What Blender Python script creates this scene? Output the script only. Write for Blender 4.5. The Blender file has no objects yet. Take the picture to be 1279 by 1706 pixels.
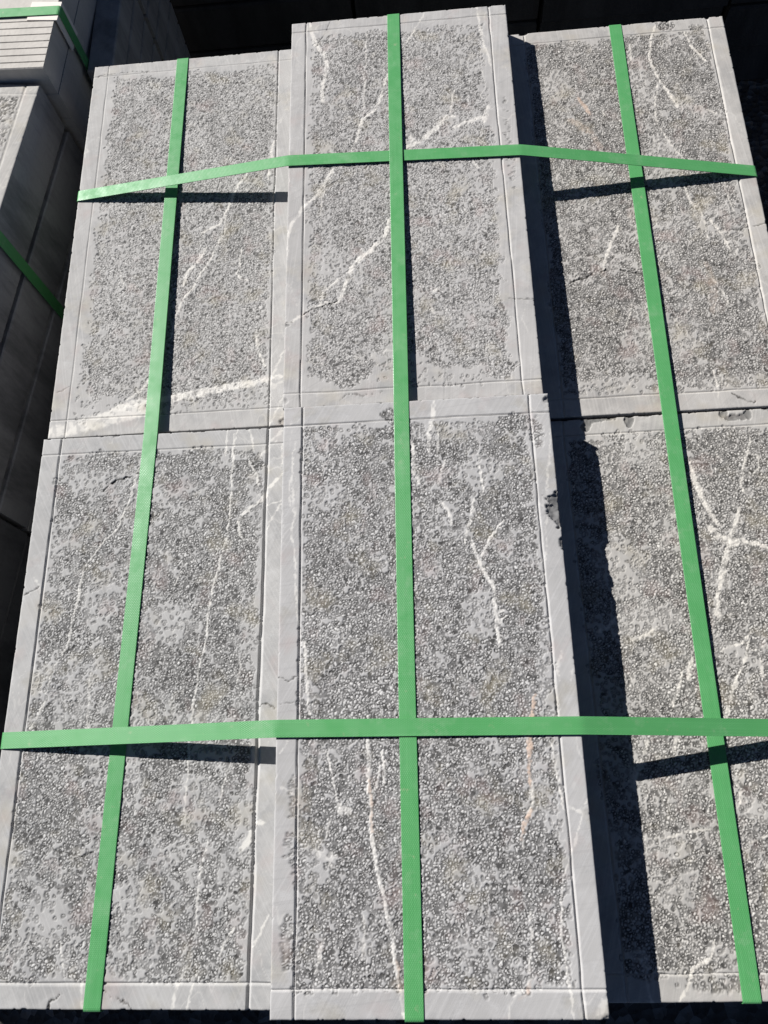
import bpy, math, random
import numpy as np
from mathutils import Vector, Euler

# ------------------------------------------------------------------ camera, sky, sun, exposure
SC = bpy.context.scene
COL = SC.collection
CAM = bpy.data.cameras.new('camera')
cam = bpy.data.objects.new('camera', CAM); COL.objects.link(cam)
cam.location = (0.025266, -0.713604, 0.806574)
cam.rotation_mode = 'XYZ'
cam.rotation_euler = (0.330799, 0.082059, -0.021938)
CAM.sensor_fit = 'VERTICAL'
CAM.sensor_height = 36.0
CAM.lens = 36.0 * 1301.143 / 1706.0
CAM.clip_start = 0.01
CAM.clip_end = 400.0
SC.camera = cam

TO_SUN = Vector((-0.9972, 0.7020, 1.0)).normalized()
EL = math.asin(TO_SUN.z)
AZ = math.atan2(TO_SUN.x, TO_SUN.y)
W = bpy.data.worlds.new('World'); SC.world = W; W.use_nodes = True
nt = W.node_tree; nt.nodes.clear()
sky = nt.nodes.new('ShaderNodeTexSky'); sky.sky_type = 'NISHITA'; sky.sun_disc = False
sky.sun_elevation = EL; sky.sun_rotation = AZ
sky.air_density = 0.33; sky.dust_density = 0.2; sky.ozone_density = 1.5
bg = nt.nodes.new('ShaderNodeBackground'); bg.inputs['Strength'].default_value = 0.05
wo = nt.nodes.new('ShaderNodeOutputWorld')
nt.links.new(sky.outputs[0], bg.inputs[0]); nt.links.new(bg.outputs[0], wo.inputs[0])
SUN = bpy.data.lights.new('sun', 'SUN'); SUN.energy = 5.0; SUN.angle = math.radians(0.5); SUN.color = (1.0, 0.98, 0.955)
sun = bpy.data.objects.new('sun', SUN); COL.objects.link(sun)
sun.location = TO_SUN * 6
sun.rotation_euler = (-TO_SUN).to_track_quat('-Z', 'Y').to_euler()
SC.view_settings.view_transform = 'Standard'; SC.view_settings.look = 'None'
SC.view_settings.gamma = 1.0; SC.view_settings.use_curve_mapping = False
SC.view_settings.exposure = 0.52

# ------------------------------------------------------------------ small helpers
def tag(o, label=None, cat=None, group=None, kind=None):
    if label: o['label'] = label
    if cat: o['category'] = cat
    if group: o['group'] = group
    if kind: o['kind'] = kind
    return o

def empty(name, loc=(0, 0, 0), rz=0.0):
    o = bpy.data.objects.new(name, None); COL.objects.link(o)
    o.location = loc; o.rotation_euler = (0, 0, rz); o.empty_display_size = 0.05
    return o

def link_mesh(name, me, mat, parent=None):
    o = bpy.data.objects.new(name, me); COL.objects.link(o)
    if mat is not None and not me.materials: me.materials.append(mat)
    if parent: o.parent = parent
    return o

def mesh_from(name, V, F, mat=None, parent=None, smooth=False):
    me = bpy.data.meshes.new(name)
    me.from_pydata([tuple(v) for v in V], [], [tuple(f) for f in F]); me.update()
    if smooth: me.polygons.foreach_set('use_smooth', [True] * len(me.polygons))
    return link_mesh(name, me, mat, parent)

# value noise on a lattice, numpy (used for the carved stone relief)
def vnoise(x, y, s, seed):
    r = np.random.default_rng(seed); T = r.random((256, 256))
    gx = x / s + 1000.37; gy = y / s + 1000.71
    ix = np.floor(gx).astype(int); iy = np.floor(gy).astype(int)
    fx = gx - ix; fy = gy - iy
    fx = fx * fx * (3 - 2 * fx); fy = fy * fy * (3 - 2 * fy)
    ix &= 255; iy &= 255; jx = (ix + 1) & 255; jy = (iy + 1) & 255
    return (T[ix, iy] * (1 - fx) + T[jx, iy] * fx) * (1 - fy) + (T[ix, jy] * (1 - fx) + T[jx, jy] * fx) * fy
def fbm(x, y, s, seed, n=4):
    t = 0; a = 1; m = 0
    for k in range(n):
        t = t + a * vnoise(x, y, s / 2 ** k, seed + 17 * k); m += a; a *= 0.55
    return t / m
def sstep(a, b, x):
    t = np.clip((x - a) / (b - a), 0, 1); return t * t * (3 - 2 * t)
def seg_dist(x, y, pts):
    """distance to a polyline and the running fraction along it"""
    best = np.full(x.shape, 1e9); par = np.zeros(x.shape); L = 0; tot = 0
    for (a, b) in zip(pts[:-1], pts[1:]): tot += math.dist(a, b)
    for (a, b) in zip(pts[:-1], pts[1:]):
        dx, dy = b[0] - a[0], b[1] - a[1]; q = dx * dx + dy * dy
        if q < 1e-9: continue
        t = np.clip(((x - a[0]) * dx + (y - a[1]) * dy) / q, 0, 1)
        d = np.hypot(x - a[0] - t * dx, y - a[1] - t * dy)
        m = d < best; best[m] = d[m]; par[m] = ((L + t * math.sqrt(q)) / tot)[m]; L += math.sqrt(q)
    return best, par

# ------------------------------------------------------------------ materials
def new_mat(name):
    m = bpy.data.materials.new(name); m.use_nodes = True
    t = m.node_tree; t.nodes.clear()
    out = t.nodes.new('ShaderNodeOutputMaterial'); b = t.nodes.new('ShaderNodeBsdfPrincipled')
    t.links.new(b.outputs[0], out.inputs[0])
    return m, t, b
def N(t, typ, **kw):
    n = t.nodes.new(typ)
    for k, v in kw.items():
        if k.startswith('i_'): n.inputs[int(k[2:]) if k[2:].isdigit() else k[2:]].default_value = v
        else: setattr(n, k, v)
    return n
def mix(t, fac, a, b, blend='MIX'):
    n = t.nodes.new('ShaderNodeMix'); n.data_type = 'RGBA'; n.blend_type = blend
    for i, v in ((0, fac), (6, a), (7, b)):
        if isinstance(v, (int, float)): n.inputs[i].default_value = v
        elif isinstance(v, tuple): n.inputs[i].default_value = (*v, 1)
        else: t.links.new(v, n.inputs[i])
    return n.outputs[2]
def math_(t, op, a, b=None, clamp=False):
    n = t.nodes.new('ShaderNodeMath'); n.operation = op; n.use_clamp = clamp
    for i, v in ((0, a), (1, b)):
        if v is None: continue
        if isinstance(v, (int, float)): n.inputs[i].default_value = v
        else: t.links.new(v, n.inputs[i])
    return n.outputs[0]
def ramp(t, src, *st):
    n = t.nodes.new('ShaderNodeValToRGB')
    while len(n.color_ramp.elements) < len(st): n.color_ramp.elements.new(0.5)
    for e, (p, c) in zip(n.color_ramp.elements, st):
        e.position = p; e.color = (*c, 1) if isinstance(c, tuple) else (c, c, c, 1)
    t.links.new(src, n.inputs[0]); return n.outputs[0]
def noise(t, vec, scale, detail=3, rough=0.55):
    n = N(t, 'ShaderNodeTexNoise'); n.inputs['Scale'].default_value = scale
    n.inputs['Detail'].default_value = detail; n.inputs['Roughness'].default_value = rough
    if vec is not None: t.links.new(vec, n.inputs['Vector'])
    return n.outputs['Fac']

def mapped(t, rot=(0, 0, 0), scale=(1, 1, 1), coord='Object'):
    tc = N(t, 'ShaderNodeTexCoord'); m = N(t, 'ShaderNodeMapping')
    m.inputs['Rotation'].default_value = rot
    t.links.new(tc.outputs[coord], m.inputs['Vector'])
    if tuple(scale) == (1, 1, 1): return m.outputs[0]
    k = N(t, 'ShaderNodeMapping'); k.inputs['Scale'].default_value = scale          # turn first, stretch after
    t.links.new(m.outputs[0], k.inputs['Vector']); return k.outputs[0]

def hammered_stone(name, seed, saw_angle, tint=(1, 1, 1)):
    """blue-grey limestone: sawn border, struck points whitened by the hammer, dark stone with pit shade painted in between them"""
    m, t, b = new_mat(name)
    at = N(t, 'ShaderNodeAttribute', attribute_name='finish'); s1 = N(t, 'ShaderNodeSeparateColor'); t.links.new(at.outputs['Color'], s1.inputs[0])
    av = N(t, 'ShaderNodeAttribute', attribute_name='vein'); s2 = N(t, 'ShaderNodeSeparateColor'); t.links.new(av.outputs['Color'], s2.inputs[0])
    raw_shade, tip, chip = s1.outputs; vein, rust, crack = s2.outputs
    obj = mapped(t); big = noise(t, obj, 7 + seed, 4); med = noise(t, obj, 55, 4); fine = noise(t, obj, 900, 2)
    base = mix(t, ramp(t, big, (0.3, 0.0), (0.7, 1.0)), (0.315, 0.308, 0.300), (0.388, 0.380, 0.368))
    base = mix(t, math_(t, 'MULTIPLY', ramp(t, med, (0.45, 0.0), (0.75, 1.0)), 0.45), base, (0.43, 0.42, 0.41))
    blot = noise(t, obj, 24 - seed, 6, 0.68); dust = noise(t, obj, 41 + seed, 6, 0.7)
    base = mix(t, math_(t, 'MULTIPLY', ramp(t, blot, (0.50, 0.0), (0.66, 1.0)), 0.55), base, (0.225, 0.226, 0.228))
    base = mix(t, math_(t, 'MULTIPLY', ramp(t, dust, (0.54, 0.0), (0.68, 1.0)), 0.5), base, (0.47, 0.465, 0.455))
    # saw marks: long thin scratches
    sv = mapped(t, rot=(0, 0, saw_angle), scale=(420, 5, 1)); saw = noise(t, sv, 1.0, 3, 0.6)
    base = mix(t, math_(t, 'MULTIPLY', ramp(t, saw, (0.48, 0.0), (0.68, 1.0)), 0.36), base, (0.48, 0.47, 0.46))
    sv2 = mapped(t, rot=(0, 0, saw_angle + 0.9), scale=(300, 3, 1)); saw2 = noise(t, sv2, 1.0, 2)
    base = mix(t, math_(t, 'MULTIPLY', ramp(t, saw2, (0.3, 1.0), (0.42, 0.0)), 0.22), base, (0.24, 0.235, 0.235))
    col = mix(t, raw_shade, base, mix(t, fine, (0.028, 0.027, 0.026), (0.055, 0.053, 0.051)))
    col = mix(t, tip, col, mix(t, fine, (0.50, 0.49, 0.47), (0.72, 0.705, 0.68)))
    col = mix(t, chip, col, mix(t, med, (0.09, 0.09, 0.09), (0.21, 0.208, 0.203)))
    col = mix(t, vein, col, mix(t, med, (0.54, 0.52, 0.485), (0.74, 0.715, 0.665)))
    col = mix(t, rust, col, mix(t, med, (0.47, 0.30, 0.20), (0.60, 0.45, 0.34)))
    col = mix(t, crack, col, (0.05, 0.048, 0.045))
    st = noise(t, mapped(t, scale=(1, 1, 1)), 19 + seed, 3)
    col = mix(t, math_(t, 'MULTIPLY', ramp(t, st, (0.55, 0.0), (0.72, 1.0)), 0.26), col, (0.36, 0.31, 0.20))
    st2 = noise(t, mapped(t, rot=(0, 0, 1.0)), 23 + seed, 3)
    col = mix(t, math_(t, 'MULTIPLY', ramp(t, st2, (0.56, 0.0), (0.72, 1.0)), 0.22), col, (0.36, 0.25, 0.23))
    col = mix(t, 1.0, col, tint, 'MULTIPLY')
    t.links.new(col, b.inputs['Base Color'])
    b.inputs['Roughness'].default_value = 0.78; b.inputs['Specular IOR Level'].default_value = 0.3
    h = math_(t, 'ADD', math_(t, 'MULTIPLY', saw, 0.35), math_(t, 'MULTIPLY', fine, 0.6))
    bp = N(t, 'ShaderNodeBump'); bp.inputs['Strength'].default_value = 0.35; bp.inputs['Distance'].default_value = 0.0004
    t.links.new(h, bp.inputs['Height']); t.links.new(bp.outputs[0], b.inputs['Normal'])
    return m

def plain_stone(name, c0, c1, rough=0.8, saw=0.0, smear=0.75):
    m, t, b = new_mat(name)
    obj = mapped(t); n1 = noise(t, obj, 9, 5); n2 = noise(t, obj, 160, 4); n3 = noise(t, mapped(t, scale=(16, 16, 4)), 1.0, 6, 0.7)
    col = mix(t, n1, c0, c1); col = mix(t, math_(t, 'MULTIPLY', n2, 0.35), col, tuple(min(1, c * 1.5) for c in c1))
    col = mix(t, ramp(t, n3, (0.42, 0.0), (0.62, smear)), col, tuple(c * 0.5 for c in c0))
    sv = mapped(t, rot=(0, 0, saw), scale=(5, 5, 260)); s = noise(t, sv, 1.0, 3)
    col = mix(t, math_(t, 'MULTIPLY', ramp(t, s, (0.5, 0.0), (0.75, 1.0)), 0.15), col, tuple(c * 0.7 for c in c0))
    t.links.new(col, b.inputs['Base Color']); b.inputs['Roughness'].default_value = rough
    bp = N(t, 'ShaderNodeBump'); bp.inputs['Strength'].default_value = 0.5; bp.inputs['Distance'].default_value = 0.001
    t.links.new(n2, bp.inputs['Height']); t.links.new(bp.outputs[0], b.inputs['Normal'])
    return m

def strap_mat(name, c0, c1):
    """woven-look embossed polyester strapping"""
    m, t, b = new_mat(name)
    uv = N(t, 'ShaderNodeUVMap'); uv.uv_map = 'along'
    def wave(ax):
        mp = N(t, 'ShaderNodeMapping'); mp.inputs['Rotation'].default_value = (0, 0, ax)
        t.links.new(uv.outputs[0], mp.inputs[0])
        w = N(t, 'ShaderNodeTexWave'); w.wave_type = 'BANDS'; w.bands_direction = 'X'; w.inputs['Scale'].default_value = 180.0
        t.links.new(mp.outputs[0], w.inputs['Vector']); return w.outputs['Fac']
    h = math_(t, 'MULTIPLY', wave(1.05), wave(-1.05))
    mp = N(t, 'ShaderNodeMapping'); mp.inputs['Scale'].default_value = (7, 900, 1); t.links.new(uv.outputs[0], mp.inputs[0])
    st = noise(t, mp.outputs[0], 1.0, 3)
    big = noise(t, mapped(t), 9, 5, 0.65); sp = noise(t, mapped(t), 130, 4)
    col = mix(t, big, c0, c1)
    col = mix(t, math_(t, 'MULTIPLY', ramp(t, st, (0.5, 0.0), (0.8, 1.0)), 0.25), col, tuple(min(1, c * 1.5 + 0.03) for c in c1))
    col = mix(t, math_(t, 'MULTIPLY', h, 0.15), col, tuple(min(1, c * 1.5 + 0.04) for c in c1))
    col = mix(t, math_(t, 'MULTIPLY', ramp(t, sp, (0.66, 0.0), (0.8, 1.0)), 0.5), col, (0.33, 0.34, 0.22))
    du = noise(t, mapped(t), 30, 7, 0.75)
    col = mix(t, math_(t, 'MULTIPLY', ramp(t, du, (0.54, 0.0), (0.72, 1.0)), 0.28), col, (0.30, 0.40, 0.28))
    t.links.new(col, b.inputs['Base Color']); t.links.new(ramp(t, noise(t, mapped(t), 45, 5, 0.7), (0.35, 0.32), (0.65, 0.6)), b.inputs['Roughness'])
    b.inputs['Specular IOR Level'].default_value = 0.5
    bp = N(t, 'ShaderNodeBump'); bp.inputs['Strength'].default_value = 0.32; bp.inputs['Distance'].default_value = 0.0003
    t.links.new(h, bp.inputs['Height']); t.links.new(bp.outputs[0], b.inputs['Normal'])
    return m

def wood_mat():
    m, t, b = new_mat('pallet_wood')
    v = mapped(t, scale=(3, 40, 40)); n = noise(t, v, 1.0, 5)
    t.links.new(mix(t, n, (0.10, 0.07, 0.045), (0.24, 0.18, 0.12)), b.inputs['Base Color']); b.inputs['Roughness'].default_value = 0.85
    return m
def ground_mat():
    m, t, b = new_mat('dark_gravel_ground')
    o = mapped(t); n1 = noise(t, o, 3, 4); v = N(t, 'ShaderNodeTexVoronoi'); v.inputs['Scale'].default_value = 70; t.links.new(o, v.inputs['Vector'])
    c = mix(t, n1, (0.028, 0.027, 0.026), (0.055, 0.052, 0.05)); c = mix(t, ramp(t, v.outputs['Color'], (0.55, 0.0), (0.95, 1.0)), c, (0.20, 0.195, 0.19))
    t.links.new(c, b.inputs['Base Color']); b.inputs['Roughness'].default_value = 0.95
    bp = N(t, 'ShaderNodeBump'); bp.inputs['Distance'].default_value = 0.01; bp.inputs['Strength'].default_value = 1.0
    t.links.new(v.outputs['Distance'], bp.inputs['Height']); t.links.new(bp.outputs[0], b.inputs['Normal'])
    return m
def plain(name, c, rough=0.6):
    m, t, b = new_mat(name)
    n = noise(t, mapped(t), 60, 4); t.links.new(mix(t, n, tuple(x * 0.85 for x in c), c), b.inputs['Base Color']); b.inputs['Roughness'].default_value = rough
    return m

M_GREEN = strap_mat('green_strapping', (0.060, 0.240, 0.078), (0.084, 0.305, 0.104))
M_SAWN = plain_stone('sawn_limestone', (0.22, 0.22, 0.225), (0.32, 0.315, 0.31))
M_PALE = plain_stone('pale_sawn_stone', (0.37, 0.35, 0.32), (0.47, 0.44, 0.40), smear=0.25)
M_DARK = plain_stone('deep_shade_stone', (0.016, 0.016, 0.018), (0.032, 0.032, 0.033), 0.9)  # shade of the back row put into the stone colour
M_SHADE = plain_stone('half_shade_stone', (0.085, 0.085, 0.09), (0.14, 0.14, 0.142), 0.85)  # stone darkened to paint the shade at the left edge
M_WOOD = wood_mat(); M_GROUND = ground_mat(); M_CARD = plain('white_board', (0.72, 0.66, 0.60), 0.7)
VEINS = {
 'L2': [('w',11.4,1.00,[(-87,-276),(-57,-265),(-31,-258),(7,-256),(37,-252),(67,-246),(97,-244),(119,-238),(139,-236)]),
  ('w',20.0,0.85,[(-147,-295),(-120,-289),(-75,-279),(-36,-271),(-13,-277)]),
  ('w',6.0,0.60,[(119,-238),(131,-250),(143,-243)]),
  ('w',3.3,0.90,[(100,97),(86,80),(69,49),(64,27),(52,1),(28,-12)]),
  ('w',2.1,0.80,[(61,22),(58,-17),(42,-53)]),
  ('w',4.9,0.90,[(37,-36),(22,-61),(11,-74),(8,-92),(-4,-98)]),
  ('w',2.8,0.80,[(42,-53),(22,-94),(6,-120),(-3,-168)]),
  ('w',2.4,0.80,[(84,-43),(83,-66),(78,-80),(84,-89),(93,-92)]),
  ('w',4.2,0.80,[(123,134),(119,98),(116,67)]),
  ('w',3.8,0.80,[(119,-220),(110,-198),(108,-176)]),
  ('w',3.9,0.70,[(-22,-219),(-36,-243),(-56,-257)]),
  ('w',2.3,0.60,[(143,-200),(134,-223),(125,-245)]),
  ('w',2.2,0.60,[(144,-263),(134,-287),(127,-299)]),
  ('w',2.2,0.60,[(143,-287),(141,-300)]),
  ('w',2.0,0.50,[(-79,-64),(-73,-86),(-79,-99)]),
  ('c',1.2,0.60,[(-147,-239),(-138,-236),(-128,-230)]),
  ('c',1.4,0.70,[(-146,282),(-110,285),(-65,284)])],
 'L1': [('w',1.8,0.90,[(86,296),(87,244),(86,199),(84,170),(74,121),(67,87),(66,54),(60,9),(55,-35),(54,-89),(53,-124)]),
  ('w',4.2,0.90,[(147,242),(136,229),(122,209),(112,204),(102,195)]),
  ('w',2.8,0.90,[(102,195),(96,184),(98,171),(101,164)]),
  ('w',2.2,0.80,[(145,252),(146,279)]),
  ('w',1.7,0.70,[(147,210),(129,203)]),
  ('w',1.7,0.70,[(147,207),(138,193),(130,175)]),
  ('w',2.9,0.80,[(106,260),(114,242),(119,229)]),
  ('w',4.3,0.80,[(128,276),(122,267),(118,262)]),
  ('w',1.5,0.70,[(78,303),(78,279),(78,267)]),
  ('w',1.7,0.80,[(90,303),(86,281),(86,244)]),
  ('w',2.2,0.80,[(104,303),(109,285),(110,273)]),
  ('w',2.9,0.60,[(145,296),(132,284)]),
  ('w',1.4,0.60,[(143,292),(138,283),(131,276)]),
  ('w',1.8,0.80,[(-27,257),(-36,212),(-46,183),(-63,166),(-81,138),(-85,99),(-88,65),(-91,46),(-105,20),(-108,-12),(-121,-40)]),
  ('w',1.8,0.60,[(-94,253),(-90,236)]),
  ('w',1.5,0.70,[(34,130),(28,113)]),
  ('w',2.1,0.70,[(-139,128),(-134,119),(-129,109)]),
  ('w',2.4,0.80,[(67,-265),(60,-277),(53,-302)]),
  ('w',1.8,0.80,[(79,-266),(72,-282),(68,-302)]),
  ('w',2.0,0.80,[(111,-231),(101,-244),(98,-255)]),
  ('w',4.3,0.80,[(138,-138),(128,-138)]),
  ('w',5.5,0.90,[(111,-164),(120,-154),(124,-147)]),
  ('w',1.5,0.80,[(144,-219),(136,-239),(129,-249)]),
  ('w',1.4,0.70,[(81,-150),(75,-180),(74,-207),(73,-239)]),
  ('w',1.5,0.70,[(102,-78),(95,-96),(90,-116)]),
  ('w',1.3,0.60,[(55,-98),(53,-124),(56,-138)]),
  ('w',1.8,0.70,[(-61,-244),(-59,-259),(-56,-271)]),
  ('w',2.4,0.70,[(-38,-280),(-34,-302)]),
  ('w',1.6,0.50,[(103,1),(105,27),(112,39)]),
  ('w',1.6,0.50,[(-61,18),(-58,-20),(-57,-51)]),
  ('c',1.3,1.00,[(-55,-289),(-66,-295),(-66,-298),(-66,-302)]),
  ('c',1.2,0.80,[(-14,-286),(-3,-291),(6,-295),(13,-299),(13,-302)]),
  ('c',2.2,1.00,[(-69,230),(-56,242),(-37,247)]),
  ('c',2.2,0.90,[(-29,250),(-17,251),(-4,253)]),
  ('c',1.1,0.80,[(-149,107),(-138,112),(-132,117)]),
  ('c',1.0,0.80,[(127,-21),(137,-20),(144,-25)]),
  ('c',1.5,0.80,[(-94,-156),(-73,-162),(-50,-167),(-35,-160)])],
 'C2': [('w',5.9,0.90,[(-124,303),(-120,275),(-113,254),(-103,239),(-99,223),(-103,201),(-107,175),(-105,154)]),
  ('w',2.5,0.80,[(37,301),(22,269),(6,238)]),
  ('w',3.3,0.70,[(110,306),(112,269),(115,236),(121,203),(124,181)]),
  ('w',3.2,0.90,[(-17,195),(-22,166),(-34,136),(-51,117),(-59,88),(-67,64)]),
  ('w',4.7,0.80,[(-90,41),(-99,23),(-114,-4),(-129,-17),(-144,-44),(-149,-63)]),
  ('w',2.3,0.70,[(-102,18),(-106,-19)]),
  ('w',1.7,0.60,[(-44,277),(-47,200),(-51,117)]),
  ('w',5.2,1.00,[(-19,-46),(-27,-72),(-42,-89),(-57,-101),(-68,-113),(-78,-143),(-83,-161)]),
  ('w',3.7,0.90,[(-83,-161),(-98,-163),(-116,-167),(-127,-177),(-147,-189)]),
  ('w',2.2,0.80,[(-85,-129),(-102,-145),(-107,-162)]),
  ('w',6.3,0.90,[(1,64),(24,74),(48,97),(61,114),(70,109)]),
  ('w',7.1,0.70,[(17,68),(10,83)]),
  ('w',6.2,0.90,[(70,93),(95,102),(113,109)]),
  ('w',8.6,0.80,[(114,122),(108,98)]),
  ('w',2.4,0.70,[(72,155),(65,120)]),
  ('w',3.8,0.60,[(90,34),(96,23)]),
  ('w',4.3,0.70,[(37,-150),(31,-156)]),
  ('w',2.9,0.70,[(28,-180),(31,-192)]),
  ('w',2.3,0.60,[(-149,-63),(-150,-93)]),
  ('c',1.9,1.00,[(-127,-177),(-116,-170),(-98,-165),(-85,-159)]),
  ('c',1.1,0.60,[(-93,306),(-103,278),(-112,257)]),
  ('c',0.8,0.50,[(122,-173),(150,-176)]),
  ('c',1.1,0.60,[(-87,-296),(-72,-287),(-56,-291),(-31,-287)]),
  ('c',1.2,0.60,[(-153,-189),(-140,-187)])],
 'C1': [('w',4.7,0.90,[(22,304),(19,281),(16,265),(14,243)]),
  ('w',2.0,0.70,[(26,267),(23,239)]),
  ('w',2.6,0.80,[(31,232),(26,211),(21,200)]),
  ('w',2.6,0.90,[(68,236),(69,213),(70,195),(67,184)]),
  ('w',3.2,0.90,[(59,184),(57,168),(51,152),(48,133)]),
  ('w',2.6,0.80,[(19,178),(25,182),(31,173),(35,156)]),
  ('w',2.5,0.90,[(92,159),(79,144),(71,131),(62,117)]),
  ('w',3.7,0.95,[(55,136),(61,118),(64,108),(71,98),(75,85),(75,66),(76,48),(77,26)]),
  ('w',2.4,0.80,[(83,63),(76,56)]),
  ('w',1.8,0.80,[(88,57),(76,46)]),
  ('w',4.6,0.90,[(-6,260),(-3,238),(-2,216),(2,206)]),
  ('w',1.7,0.75,[(-137,264),(-138,242),(-140,227),(-137,195),(-136,173),(-139,150),(-134,137),(-132,107),(-133,87),(-129,61),(-126,39)]),
  ('w',1.2,0.60,[(-139,227),(-142,210),(-140,188),(-136,173)]),
  ('w',3.1,0.90,[(-122,36),(-120,5),(-118,-19),(-117,-36)]),
  ('w',3.4,1.00,[(-58,-41),(-58,-83),(-59,-106),(-56,-133),(-54,-154),(-52,-175),(-46,-200),(-40,-230),(-34,-259),(-31,-278),(-30,-303)]),
  ('w',1.7,0.90,[(-44,-73),(-43,-106)]),
  ('w',1.7,0.80,[(-48,-84),(-50,-106),(-56,-110)]),
  ('w',1.8,0.80,[(-101,-71),(-94,-94),(-88,-121)]),
  ('w',8.1,0.80,[(-88,-123),(-81,-128),(-77,-128)]),
  ('w',2.9,0.70,[(-97,-137),(-98,-152)]),
  ('w',7.4,0.65,[(-108,-164),(-98,-169),(-92,-166)]),
  ('w',2.8,0.60,[(-98,-170),(-94,-177)]),
  ('o',4.6,1.00,[(108,-24),(104,-42),(100,-62),(99,-76),(96,-95),(97,-109)]),
  ('w',3.4,0.90,[(98,-103),(99,-125),(93,-134)]),
  ('o',4.5,0.90,[(97,-130),(91,-139),(87,-147),(84,-156)]),
  ('w',2.2,0.70,[(85,-153),(86,-164)]),
  ('o',2.9,0.60,[(-58,-100),(-56,-125),(-54,-146)]),
  ('o',2.1,0.50,[(-33,-254),(-31,-278)]),
  ('w',1.7,0.80,[(120,-68),(122,-98),(125,-120),(128,-132)]),
  ('w',1.6,0.60,[(144,-128),(135,-157),(128,-172),(123,-182),(118,-207)]),
  ('w',2.1,0.80,[(117,-207),(115,-231),(116,-250),(116,-274),(119,-302)]),
  ('w',1.8,0.70,[(88,-217),(87,-241),(82,-264),(81,-275)]),
  ('o',3.1,0.50,[(83,-271),(79,-281),(71,-285)]),
  ('w',2.4,0.70,[(138,18),(132,0),(133,-11)]),
  ('w',1.7,0.50,[(149,4),(143,-16)]),
  ('w',1.3,0.70,[(154,-115),(143,-131),(135,-157)]),
  ('w',2.8,0.70,[(132,-127),(139,-133),(149,-127)]),
  ('w',5.7,0.60,[(153,-283),(145,-289),(141,-298)]),
  ('w',1.6,0.60,[(64,-303),(63,-292),(68,-283),(76,-278)]),
  ('w',1.4,0.60,[(-136,-60),(-146,-74)]),
  ('w',5.6,0.40,[(-130,-227),(-135,-237),(-136,-250)]),
  ('w',1.8,0.50,[(-143,-104),(-131,-112)]),
  ('w',3.3,0.60,[(-103,-237),(-106,-254),(-109,-265)]),
  ('w',1.6,0.60,[(149,262),(141,202),(137,168),(130,115)]),
  ('w',1.4,0.50,[(-131,290),(-148,282)]),
  ('w',1.7,0.50,[(-67,-254),(-62,-235),(-64,-215)]),
  ('c',1.0,0.80,[(-150,0),(-139,-4),(-129,1)]),
  ('c',0.9,0.60,[(134,185),(138,180)]),
  ('c',0.9,0.50,[(-146,-25),(-132,-24)])],
 'R2': [('w',4.0,0.90,[(57,295),(46,265),(41,238),(43,216),(50,194),(59,172),(67,147)]),
  ('w',2.4,0.80,[(94,279),(102,247),(116,222)]),
  ('w',2.3,0.70,[(46,189),(36,148),(37,123),(45,97),(54,76),(65,59)]),
  ('w',2.3,0.60,[(92,147),(119,131)]),
  ('w',3.7,0.70,[(57,21),(62,-7),(66,-18)]),
  ('w',2.2,0.70,[(72,-17),(75,-45),(76,-66)]),
  ('w',2.9,0.80,[(82,-37),(94,-65),(100,-86)]),
  ('w',2.2,0.60,[(108,24),(113,-28)]),
  ('o',4.8,0.70,[(-63,178),(-55,158),(-50,147)]),
  ('o',11.1,0.25,[(-77,140),(-51,116),(-42,90)]),
  ('w',2.4,0.60,[(-35,154),(-30,144)]),
  ('w',3.7,0.80,[(-32,-37),(-43,-58),(-53,-80),(-59,-104)]),
  ('w',2.9,0.60,[(-30,-155),(-43,-191)]),
  ('w',2.1,0.60,[(62,-107),(82,-144),(86,-167)]),
  ('w',2.0,0.60,[(54,-250),(55,-287)]),
  ('w',2.5,0.60,[(17,266),(15,236)]),
  ('o',10.0,0.20,[(67,-103),(72,-139),(64,-172)]),
  ('c',2.2,1.00,[(-108,-117),(-82,-111),(-71,-105),(-55,-102),(-41,-103),(-15,-111)]),
  ('c',1.7,0.80,[(7,-123),(28,-118)]),
  ('c',1.7,0.90,[(72,-107),(93,-105)]),
  ('c',1.3,0.80,[(96,-52),(109,-54),(122,-54),(134,-51),(144,-49),(154,-47)]),
  ('c',1.6,0.90,[(72,-284),(81,-290),(87,-295),(95,-294)])],
 'R1': [('w',5.9,0.90,[(12,239),(16,213),(20,194),(26,172),(32,162)]),
  ('w',9.6,0.90,[(23,158),(29,147),(41,141),(57,141)]),
  ('w',5.1,0.90,[(57,141),(69,138),(83,131)]),
  ('w',5.1,0.90,[(57,179),(48,157),(41,140),(34,123),(25,103),(19,83),(15,63)]),
  ('w',8.1,0.90,[(14,65),(16,57)]),
  ('w',2.2,0.80,[(85,265),(77,245),(69,224),(64,205),(68,199)]),
  ('w',2.0,0.70,[(79,246),(90,244),(87,227),(77,216)]),
  ('w',3.2,0.80,[(-78,36),(-64,42),(-50,49)]),
  ('w',3.8,0.80,[(-89,65),(-103,52),(-115,47)]),
  ('w',1.8,0.80,[(46,41),(34,30),(11,23)]),
  ('w',2.4,0.80,[(43,39),(35,14),(21,-13),(13,-30)]),
  ('w',5.4,0.80,[(9,-37),(1,-52)]),
  ('w',1.8,0.70,[(63,26),(42,22)]),
  ('w',4.9,0.80,[(-20,16),(-26,-7)]),
  ('w',2.5,0.80,[(-32,1),(-38,-17),(-47,-34)]),
  ('w',2.4,0.70,[(50,12),(49,-6)]),
  ('w',6.6,0.70,[(-78,-66),(-83,-77)]),
  ('w',4.8,0.70,[(-45,-61),(-52,-75)]),
  ('w',7.8,0.70,[(-87,-87),(-97,-106)]),
  ('w',2.3,0.70,[(-80,-160),(-59,-157),(-26,-152)]),
  ('w',1.7,0.60,[(25,-160),(6,-167)]),
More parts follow.
